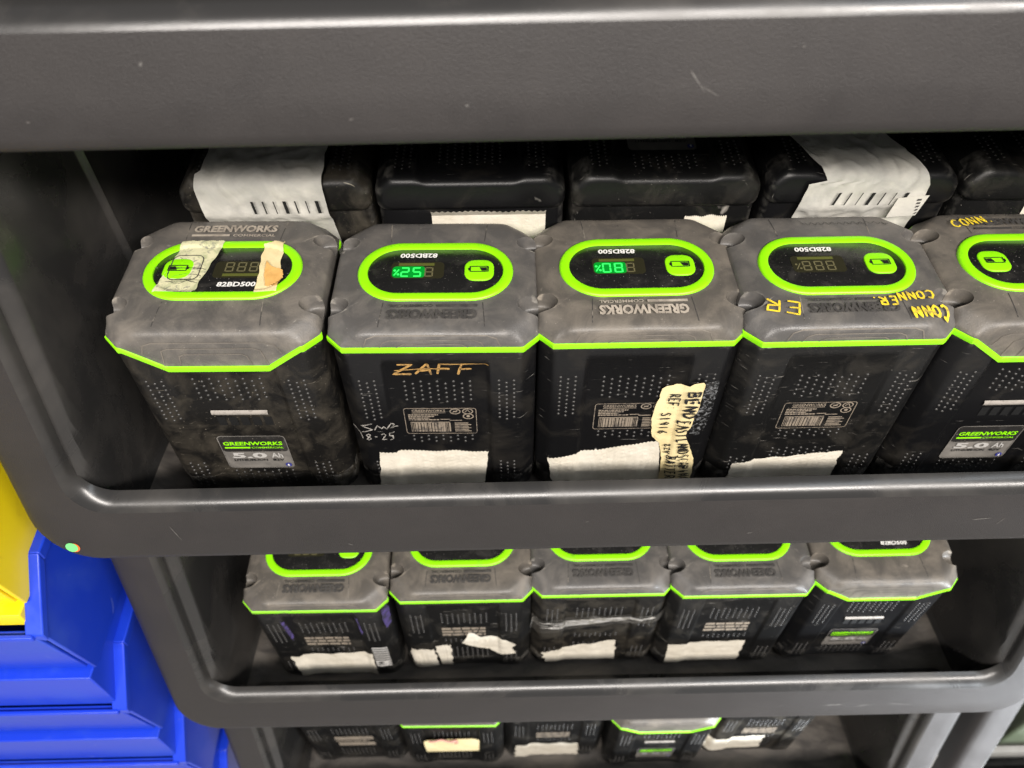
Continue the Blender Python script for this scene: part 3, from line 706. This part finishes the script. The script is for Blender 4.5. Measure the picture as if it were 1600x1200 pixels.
def f_bend(b):
    r = -math.pi / 2
    hand(b, FA, 'BEND', .0370, -.0450, .0300, .0086, .0020, .0038, 0, r + .02, 0, .04)
    hand(b, FA, 'EAST', .0355, -.0765, .0190, .0078, .0016, .0038, 0, r + .05, 0, .04)
    hand(b, FA, 'LANDSCAPING', .0375, -.0975, .0530, .0080, .0015, .0038, 0, r + .17, 0, .05)
    hand(b, FA, 'REF:', .0250, -.0490, .0180, .0078, .0016, .0038, 0, r - .05, 0); hand(b, FA, 'S1916', .0215, -.0690, .0250, .0070, .0014, .0038, 0, r + .03, 0, .04)
    hand(b, FA, '82V', .0290, -.1050, .0130, .0056, .0013, .0038, 0, r + .1, 0, .04); hand(b, FA, 'BATTERY', .0330, -.1190, .0330, .0068, .0015, .0038, 0, r + .1, 0, .05)
tl('pen_writing', b3, mk('pen_writing', M['marker'], f_bend), 'black handwriting on the yellowed tape')
M['residue'] = worn('glue_residue', (.007, .007, .007), (.17, .175, .18), 330, .50, .62, .35, .6, .0)
tl('glue_residue', b3, outline_mesh(FA, [(.0460, -.0400), (.0570, -.0360), (.0585, -.0600), (.0570, -.0850), (.0530, -.0960), (.0470, -.0960), (.0450, -.0870), (.0470, -.0600)], M['residue'], 3, 0, 'glue_residue', 10, .0003), 'grey speckled glue residue')
def f_conn(b): hand(b, FT, 'CONN', -.0550, .0290, .0270, .0072, .0019, .0022, 0, .10, 0, .03)
def f_ner(b): hand(b, FT, 'ER.', -.0285, .0345, .0200, .0070, .0019, .0022, 0, .05, 0, .03)
def f_conn2(b): hand(b, FT, 'CONN', -.0610, .0420, .0270, .0088, .0024, .0022, 0, .10, 0, .03)
def f_er(b): hand(b, FT, 'ER', .0360, .0390, .0260, .0100, .0017, .0022, 0, -.25, 0, .04)
for f_ in (f_conn, f_ner, f_conn2, f_er): tl('pen_writing', b4, mk('pen_writing', M['yellow_ink'], f_), 'yellow painted letters')
def f_scrib(b):
    pts = [(-.0500 + i * .0011, -.0455 + .0016 * math.sin(i * 1.35) + random.uniform(-.0007, .0007)) for i in range(56)]
    stroke(b, FT, pts, .0006, .0005); stroke(b, FT, [(-.052, -.046), (-.049, -.0435), (-.047, -.047)], .0006, .0005); stroke(b, FT, [(.010, -.044), (.014, -.050)], .0006, .0005)
tl('pen_writing', b4, mk('pen_writing', M['ink_faint'], f_scrib), 'faded pen scribble')
def f_conn5(b): hand(b, FT, 'CONN.', -.0440, .0360, .0360, .0085, .0018, .0022, 0, .22, 0, .03)
tl('pen_writing', b5, mk('pen_writing', M['yellow_ink'], f_conn5), 'yellow painted word Conn.')

# ------------------------------------------------------------------ lying packs behind
G2 = 'battery packs lying behind the front row'
YB, ZT = .1190, .0495
def lying(x, face, rz=0.0, top=ZT, y=YB):
    m = Matrix.Translation((x, y, top - HD)) @ Matrix.Rotation(rz, 4, 'Z') @ Matrix.Rotation(-math.pi / 2, 4, 'X')
    return m @ Matrix.Rotation(math.pi, 4, 'Z') if face == 'B' else m
def lie(label, x, face, case, rz=0, top=ZT): return battery(label, lying(x, face, rz, top), G2, case, 'cap_dark', face, None, 'dark', 'rating', 'green', False)
l1 = lie('dusty battery lying down far left, its end wrapped in grey paper tape', -.119, 'A', 'casing_dusty')
l2 = lie('black battery lying down behind the ZAFF battery, bare above with cream tape under its end', .024, 'A', 'casing')
l3 = lie('battery lying down whose grey label with a blue badge peeks under the lip', .168, 'B', 'casing_worn', -.01)
l4 = lie('black battery lying down behind the yellow lettered battery, its end wrapped in wide grey tape', .3135, 'A', 'casing', -.02)
l5 = lie('black battery lying down furthest right, cut by the photo edge', .460, 'A', 'casing_worn', -.02)
def wrap_tape(name, x_of, path, m, seed, wr=.0007, nu=56, slots=None):
    """strip laid along a path (local y' = outward, z') over the bottom edge of a lying pack; x_of(t) gives left and right edge"""
    b = MB(); V = []; F = []; pts = [Vector(p) for p in path]; d = [0]
    for i in range(len(pts) - 1): d.append(d[-1] + (pts[i + 1] - pts[i]).length)
    n = 70; Q = []
    for k in range(n + 1):
        t = d[-1] * k / n; j = 0
        while j < len(pts) - 2 and d[j + 1] < t: j += 1
        Q.append(pts[j].lerp(pts[j + 1], (t - d[j]) / (d[j + 1] - d[j])))
    Q = [Q[0]] + [(Q[i - 1] + Q[i] * 2 + Q[i + 1]) / 4 for i in range(1, n)] + [Q[-1]]
    for k, q in enumerate(Q):
        t = k / n; xa, xb = x_of(t); tg = (Q[min(k + 1, n)] - Q[max(k - 1, 0)]).normalized(); nr = Vector((tg.y, -tg.x))
        for i in range(nu + 1):
            s = i / nu; x = xa + (xb - xa) * s
            if i in (0, nu): x += noise.noise(Vector((t * 9, seed, i))) * .0012
            e = wr * (noise.noise(Vector((x * 110, t * 7 + seed, 0))) + .9 + .9 * (1 - abs(noise.noise(Vector((x * 60 + t * 5, t * 9 - x * 30, seed))))) ** 6)
            p = q + nr * (e + .0004); V.append((x, p.x, p.y))
    for k in range(n):
        for i in range(nu):
            a = k * (nu + 1) + i; F.append((a, a + nu + 1, a + nu + 2, a + 1))
    b.add(V, F)
    return b.mesh(name, m, True, 80), Q
# in the pack's local frame: local -y is up, local z runs away from the viewer
path = [(-.0583, .075), (-.0583, .02), (-.0585, .010), (-.0575, .004), (-.0547, .0), (-.0482, -.0012), (-.0282, -.0012), (-.0257, .001), (-.015, .0045), (.03, .005)]
m1, Q1 = wrap_tape('paper_tape', lambda t: (-.052 + .004 * t - (.004 if t > .4 else 0) + .008 * max(0, t - .6), .037 + .012 * max(0, t - .45)), path, M['paper_grey'], 4, .0012)
tl('paper_tape', l1, m1)
m4, Q4 = wrap_tape('paper_tape', lambda t: ((-.064 + .034 * t / .5) if t < .5 else (-.044 - .012 * (t - .5)), .012 + .032 * min(t, .5) / .5), path, M['paper_grey'], 8, .0014)
tl('paper_tape', l4, m4)
def f_slots(xs, z0, zl, lean):
    def g(b):
        for i, x in enumerate(xs):
            w_ = (.0024, .0010, .0007)[i % 3] if i else .0018; y0, y1 = -.0445, -.0335
            b.add([(x - w_ / 2 + lean, y0, -.0056), (x + w_ / 2 + lean, y0, -.0056), (x + w_ / 2, y1, -.0056), (x - w_ / 2, y1, -.0056)], [(0, 1, 2, 3)])
    return g
tl('vent_slot', l1, mk('vent_slot', M['slot'], f_slots([-.014 + i * .0078 for i in range(7)], 0, 0, -.001)))
tl('vent_slot', l4, mk('vent_slot', M['slot'], f_slots([-.022 + i * .0082 for i in range(7)], 0, 0, .0028)))
def f_tag(b):
    b.add([(.024, -.040, -.0060), (.046, -.0425, -.0060), (.042, -.0245, -.0062), (.021, -.0225, -.0060)], [(0, 1, 2, 3)])
    for i in range(5): b.add([(.0385 + i * .0006, -.0395 + i * .003, -.0064), (.0415 + i * .0002, -.0397 + i * .003, -.0064), (.0413, -.038 + i * .003, -.0064), (.038 + i * .0004, -.0377 + i * .003, -.0064)], [(0, 1, 2, 3)], 1)
tl('paper_label', l4, mk('paper_label', [M['paper_grey'], M['ink_faint']], f_tag), 'small white printed label')
def low_tape(b, x0, x1, y0, y1, zoff, seed):
    V = []; F = []; n = 40
    for j in range(9):
        for i in range(n + 1):
            s = i / n; t = j / 8; y = y0 + (y1 - y0) * t + ((abs(i % 2) - .5) * .0012 + .002 * noise.noise(Vector((s * 4, seed, 1))) if j == 0 else 0)
            V.append((x0 + (x1 - x0) * s, y, zoff(y) - .0006 - .0004 * noise.noise(Vector((s * 8, t * 4, seed)))))
    for j in range(8):
        for i in range(n): a = j * (n + 1) + i; F.append((a, a + 1, a + n + 2, a + n + 1))
    b.add(V, F)
def zoff(y): return 0.0 if y < -.0272 else min(.0055, (y + .0272) * 2)
tl('masking_tape', l2, mk('masking_tape', M['paper'], lambda b: low_tape(b, -.030, .056, -.029, .03, zoff, 3), True))
tl('masking_tape', l3, mk('masking_tape', M['paper'], lambda b: low_tape(b, -.05, -.018, .018, -.02, lambda y: .0055, 5), True))
tl('masking_tape', l5, mk('masking_tape', M['paper'], lambda b: low_tape(b, -.016, .05, -.022, .03, zoff, 7), True))

# ------------------------------------------------------------------ second tub down
G3 = 'battery packs standing in the tub below'
S2 = -PITCH
L1 = battery('purple-scuffed battery with chipped green trim, leftmost in the second tub down', up(-.1435, -.0235, S2 - .003, 'A', -.005), G3, 'casing_worn', 'cap_brown', 'A', None, 'dark', 'rating_faded', 'green_worn')
L2 = battery('battery with a torn splash-shaped scrap of cream tape on its lower front', up(.0005, -.0165, S2 - .0025, 'A', 0), G3, 'casing_worn', 'cap_brown', 'A', None, 'dark', 'rating_faded')
L3 = battery('battery wrapped with shiny clear film across its middle in the second tub down', up(.141, -.0142, S2, 'A', 0), G3, 'casing_dusty', 'cap_dark', 'A', None, 'dark', None)
L4 = battery('battery right of the film-wrapped one, with an even cream tape strip at its foot', up(.2794, -.0202, S2 + .0055, 'A', 0), G3, 'casing_worn', 'cap_dark', 'A', None, 'dark', 'rating_faded')
L5 = battery('battery showing its grey brand plate at the right end of the second tub down', up(.4235, -.0165, S2 + .003, 'B', 0), G3, 'casing', 'cap_brown', 'B', None, 'dark')
def tp(parent, tlc, trc, brc, blc, seed, m='paper'): tl('masking_tape', parent, tape_mesh(FA, tlc, trc, brc, blc, M[m], 'top', .0006, 40, 20, seed, .0025, .0003))
tp(L1, (-.046, -.1050), (.040, -.1010), (.040, -.1600), (-.044, -.1600), 2)
tp(L2, (-.0600, -.1080), (-.0360, -.1095), (-.0325, -.1600), (-.0600, -.1600), 4); tp(L2, (-.0340, -.1070), (-.0175, -.1040), (-.0175, -.1600), (-.0290, -.1600), 6)
tl('masking_tape', L2, outline_mesh(FA, [(-.0005, -.0900), (.0035, -.0740), (.0095, -.0770), (.0140, -.0870), (.0260, -.0830), (.0420, -.0900), (.0530, -.1010), (.0480, -.1090), (.0530, -.1230), (.0330, -.1270), (.0240, -.1150), (.0050, -.1080), (-.0050, -.1000)], M['paper'], 7, .0006))
tp(L3, (-.0560, -.1300), (.0230, -.1070), (.0265, -.1600), (-.0500, -.1600), 8)
tp(L4, (-.0560, -.1080), (.0260, -.1070), (.0270, -.1600), (-.0540, -.1600), 10)
tl('paint_scuff', L1, outline_mesh(Frame(BV_CASE, (.0648, -.0496, H), (.697, .717, 0), (0, 0, 1), (-.717, .697, 0)), [(-.004, -.012), (.003, -.006), (.006, -.02), (.004, -.05), (-.003, -.055), (-.005, -.03)], M['purple'], 3, 0, 'paint_scuff', 8, .0004), 'purple paint scuff on the corner')
tl('paint_scuff', L1, outline_mesh(FA, [(-.0385, -.022), (-.0355, -.026), (-.0335, -.060), (-.0355, -.070), (-.0370, -.05)], M['purple'], 5, 0, 'paint_scuff', 8, .0004))
tl('paint_scuff', L1, outline_mesh(FA, [(.0355, -.018), (.0375, -.019), (.0385, -.052), (.0365, -.055)], M['purple'], 6, 0, 'paint_scuff', 8, .0004))
def f_strip(b):
    for i in range(9): box2(b, FA, .042, .058, -.088 - i * .0055, -.0848 - i * .0055, .0016, 0, 3)
tl('torn_label', L1, mk('torn_label', M['light_print'], f_strip), 'torn striped paper label')
def f_film(b):
    for k in range(9):
        u0 = -.0712; base = -.058 - k * .0016; pts = []
        for i in range(40):
            s = i / 39; x = -.069 + .136 * s; pinch = s ** 2
            pts.append((x, (base * (1 - pinch) + -.056 * pinch) + .010 * s + .0012 * noise.noise(Vector((s * 6, k * 3.1, 0)))))
        stroke(b, FA, pts[random.randint(0, 14):random.randint(24, 40)], .0011, .0030, 1, .002, True)
    grid_patch(b, FA, lambda s, t: (-.069 + .138 * s, -.050 - .032 * t * (1 - .55 * s) + .008 * s, .0016 + .0012 * noise.noise(Vector((s * 12, t * 5, 4)))), 50, 12, .0012)
tl('clear_film', L3, mk('clear_film', [M['film'], M['film_glint']], f_film, True), 'shiny clear film wrap')

# ------------------------------------------------------------------ bottom tub
G4 = 'battery packs standing in the bottom tub'
S3 = -2 * PITCH
T1 = battery('battery with two tan label strips, leftmost under the lowest lip', up(-.173, -.022, S3 - .004, 'A'), G4, 'casing_worn', 'cap_brown', 'A', None, 'dark', 'rating_faded')
T2 = battery('battery with a pale yellow paper tag hanging on its front in the bottom tub', up(-.0325, -.030, S3, 'A', -.01), G4, 'casing_worn', 'cap_brown', 'A', None, 'dark', None)
T3 = battery('battery with a cream tape strip, right of the yellow tagged one', up(.108, -.022, S3 - .004, 'A'), G4, 'casing_worn', 'cap_brown', 'A', None, 'dark', 'rating_faded')
T4 = battery('battery with a curved green seam and short white strip, in the bottom tub', up(.252, -.038, S3 + .001, 'B'), G4, 'casing_worn', 'cap_brown', 'B', None, 'dark')
T5 = battery('dusty battery with a tilted cream tape strip at the right end of the bottom tub', up(.398, -.022, S3 - .004, 'A'), G4, 'casing_dusty', 'cap_brown', 'A', None, 'dark', 'rating_faded')
def f_t1(b):
    box2(b, FA, -.022, .028, -.098, -.085, .0008, 0); box2(b, FA, -.024, .028, -.074, -.062, .0008, 0)
tl('tan_label', T1, mk('tan_label', M['etch'], f_t1))
tp(T3, (-.052, -.1060), (.036, -.1070), (.036, -.1600), (-.054, -.1600), 14); tp(T5, (-.0720, -.1000), (.0100, -.0920), (.0130, -.1400), (-.0680, -.1450), 16)
tg = thing('paper_tag', 'pale yellow paper tag with a pink tie hanging on a battery front', 'tag', Matrix.Translation((-.0335, -.0310, S3 - .050)))
def f_card(b):
    rings = []
    o = [(-.037, -.054), (.036, -.054), (.038, -.006), (.030, .000), (-.030, -.001), (-.038, -.006)]
    o = resample(o, 60); b.loft([[(p.x, -.0022 + dy + .0012 * math.sin(p.y * 60), p.y) for p in o] for dy in (0, .0006)], cap0=True, cap1=True, flip=True)
link('card', mk('card', M['paper_yellow'], f_card), tg)
def f_tie(b):
    pts = [Vector((-.030 + .036 * i / 10, -.0042 - .001 * math.sin(i), .0005 + .0016 * math.sin(i * .5))) for i in range(11)]
    pts += [Vector((.008, -.006, -.001)), Vector((.006, -.005, -.004))]
    rings = []
    for i, p in enumerate(pts):
        t = (pts[min(i + 1, len(pts) - 1)] - pts[max(i - 1, 0)]).normalized(); a = Vector((0, 1, 0)); c = t.cross(a).normalized(); a = c.cross(t)
        r = .0022 if i > 8 else .0014
        rings.append([tuple(p + a * r * math.cos(k * math.pi / 4) + c * r * math.sin(k * math.pi / 4)) for k in range(8)])
    b.loft(rings, cap0=True, cap1=True)
M['pink'] = mat('pink_tie', (.55, .28, .22), .6)
link('tie', mk('tie', M['pink'], f_tie, True), tg)

# ------------------------------------------------------------------ hopper bins on the left
def bin_mb(w_=.23, d=.30, h=.165, lip=.11, skirt=.0715):
    """open-fronted hopper bin; local origin at the front right bottom corner, x to the left negative"""
    b = MB(); t = .004
    def side(x, dx):
        # profile in (y, z): bottom front, lip, hopper slope, back
        return [(x + dx * .5, .006, 0), (x + dx, -.008, lip), (x + dx, .040, lip + .045), (x + dx, d, lip + .052), (x, d, 0)]
    xr = 0.0; xl = -w_
    for x, s in ((xr, 1), (xl, -1)):
        o = side(x, .006 * s); i = side(x - t * s, .006 * s)
        n = 5; V = o + i; F = [tuple(range(n)) if s > 0 else tuple(range(n))[::-1], tuple(range(n, 2 * n))[::-1] if s > 0 else tuple(range(n, 2 * n))]
        for k in range(n): q = (k, (k + 1) % n, n + (k + 1) % n, n + k); F.append(q[::-1] if s > 0 else q)
        b.add(V, F)
        # rim flange along the top of the side wall
        r = [(-.010, lip), (.040, lip + .047), (d, lip + .054)]
        for k in range(2):
            (ya, za), (yb, zb) = r[k], r[k + 1]; xa, xb = x + .009 * s, x - .006 * s
            V = [(xa, ya, za - .010), (xb, ya, za - .002), (xb, ya, za + .002), (xa, ya, za + .002), (xa, yb, zb - .010), (xb, yb, zb - .002), (xb, yb, zb + .002), (xa, yb, zb + .002)]
            b.add(V, [(0, 1, 2, 3), (7, 6, 5, 4), (0, 4, 5, 1), (1, 5, 6, 2), (2, 6, 7, 3), (3, 7, 4, 0)])
    def bx(x0, x1, y0, y1, z0, z1, sh=0.0):
        V = [(x0, y0 + sh, z0), (x1, y0 + sh, z0), (x1, y1 + sh, z0), (x0, y1 + sh, z0), (x0, y0, z1), (x1, y0, z1), (x1, y1, z1), (x0, y1, z1)]
        b.add(V, [(0, 3, 2, 1), (4, 5, 6, 7), (0, 1, 5, 4), (1, 2, 6, 5), (2, 3, 7, 6), (3, 0, 4, 7)])
    bx(xl + .0055, xr - .0055, -.0075, -.0035, .001, lip - .001, .0135)         # leaning front wall
    bx(xl + .0005, xr - .0005, .0105, d - .0005, -.002, .0025)                  # floor
    bx(xl + .005, xr - .005, d - .0045, d - .0005, .003, lip + .05)             # back wall
    bx(xl + .004, xr + .001, -.013, -.0085, lip - .004, lip + .003)             # rolled front lip
    bx(xl + .0015, xr - .0015, -.0035, d - .02, -skirt, -.0025)                     # base skirt nested in the bin below
    return b
binb = bin_mb()
ME['bin_blue'] = binb.mesh('hopper_bin', M['blue'], True, 30); ME['bin_yellow'] = bin_mb(skirt=.02).mesh('hopper_bin', M['yellow'], True, 30)
GB = 'hopper bins stacked left of the rack'
for k, (z, lab) in enumerate(((-.350, 'blue plastic hopper bin directly under the yellow bin'), (-.533, 'blue plastic hopper bin in the middle of the stack, second below the yellow bin'), (-.716, 'blue plastic hopper bin third below the yellow bin, beside the bottom tub'), (-.899, 'lowest blue plastic hopper bin, only a strip of its rim in view'))):
    o = link('hopper_bin', ME['bin_blue']); o.location = (-.343, -.082, z); o['label'] = lab; o['category'] = 'plastic bin'; o['group'] = GB
o = link('hopper_bin', ME['bin_yellow']); o.location = (-.346, -.080, -.216); o.rotation_euler = (0, 0, 0); o['label'] = 'bright yellow plastic hopper bin on top of the blue bins'; o['category'] = 'plastic bin'; o['group'] = GB

for o in list(COL.objects):
    if o.name.startswith('hopper_bin'):
        m_ = o.modifiers.new('rounded', 'BEVEL'); m_.width = .0022; m_.segments = 3; m_.limit_method = 'ANGLE'; m_.angle_limit = R(28); m_.use_clamp_overlap = True

# ------------------------------------------------------------------ things beyond the right end and the room
cs = thing('storage_case', 'dark olive plastic case with a pale base in the bottom right corner', 'case', Matrix.Translation((.86, .075, -.868)))
def boxmb(x0, x1, y0, y1, z0, z1, r=.008):
    b = MB(); rings = []
    for k, z in ((r, z0), (r * .3, z0 + r * .3), (0, z0 + r), (0, z1 - r), (r * .3, z1 - r * .3), (r, z1)):
        rings.append([(p.x, p.y, z) for p in rrect(x0 + k, x1 - k, y0 + k, y1 - k, r, 4, 2)])
    b.loft(rings, cap0=True, cap1=True); return b
link('case_body', boxmb(-.12, .12, -.11, .06, .035, .16).mesh('case_body', M['olive']), cs)
link('case_base', boxmb(-.125, .125, -.118, .065, 0, .034).mesh('case_base', M['pale']), cs)
def plane(name, V, m):
    b = MB(); b.add(V, [(0, 1, 2, 3)]); o = link(name, b.mesh(name, m, False)); o['kind'] = 'structure'; return o
plane('floor', [(-6, -6, -1.25), (6, -6, -1.25), (6, 3, -1.25), (-6, 3, -1.25)], M['concrete'])
plane('back_wall', [(-6, .62, -1.25), (6, .62, -1.25), (6, .62, 2.6), (-6, .62, 2.6)], M['backwall'])
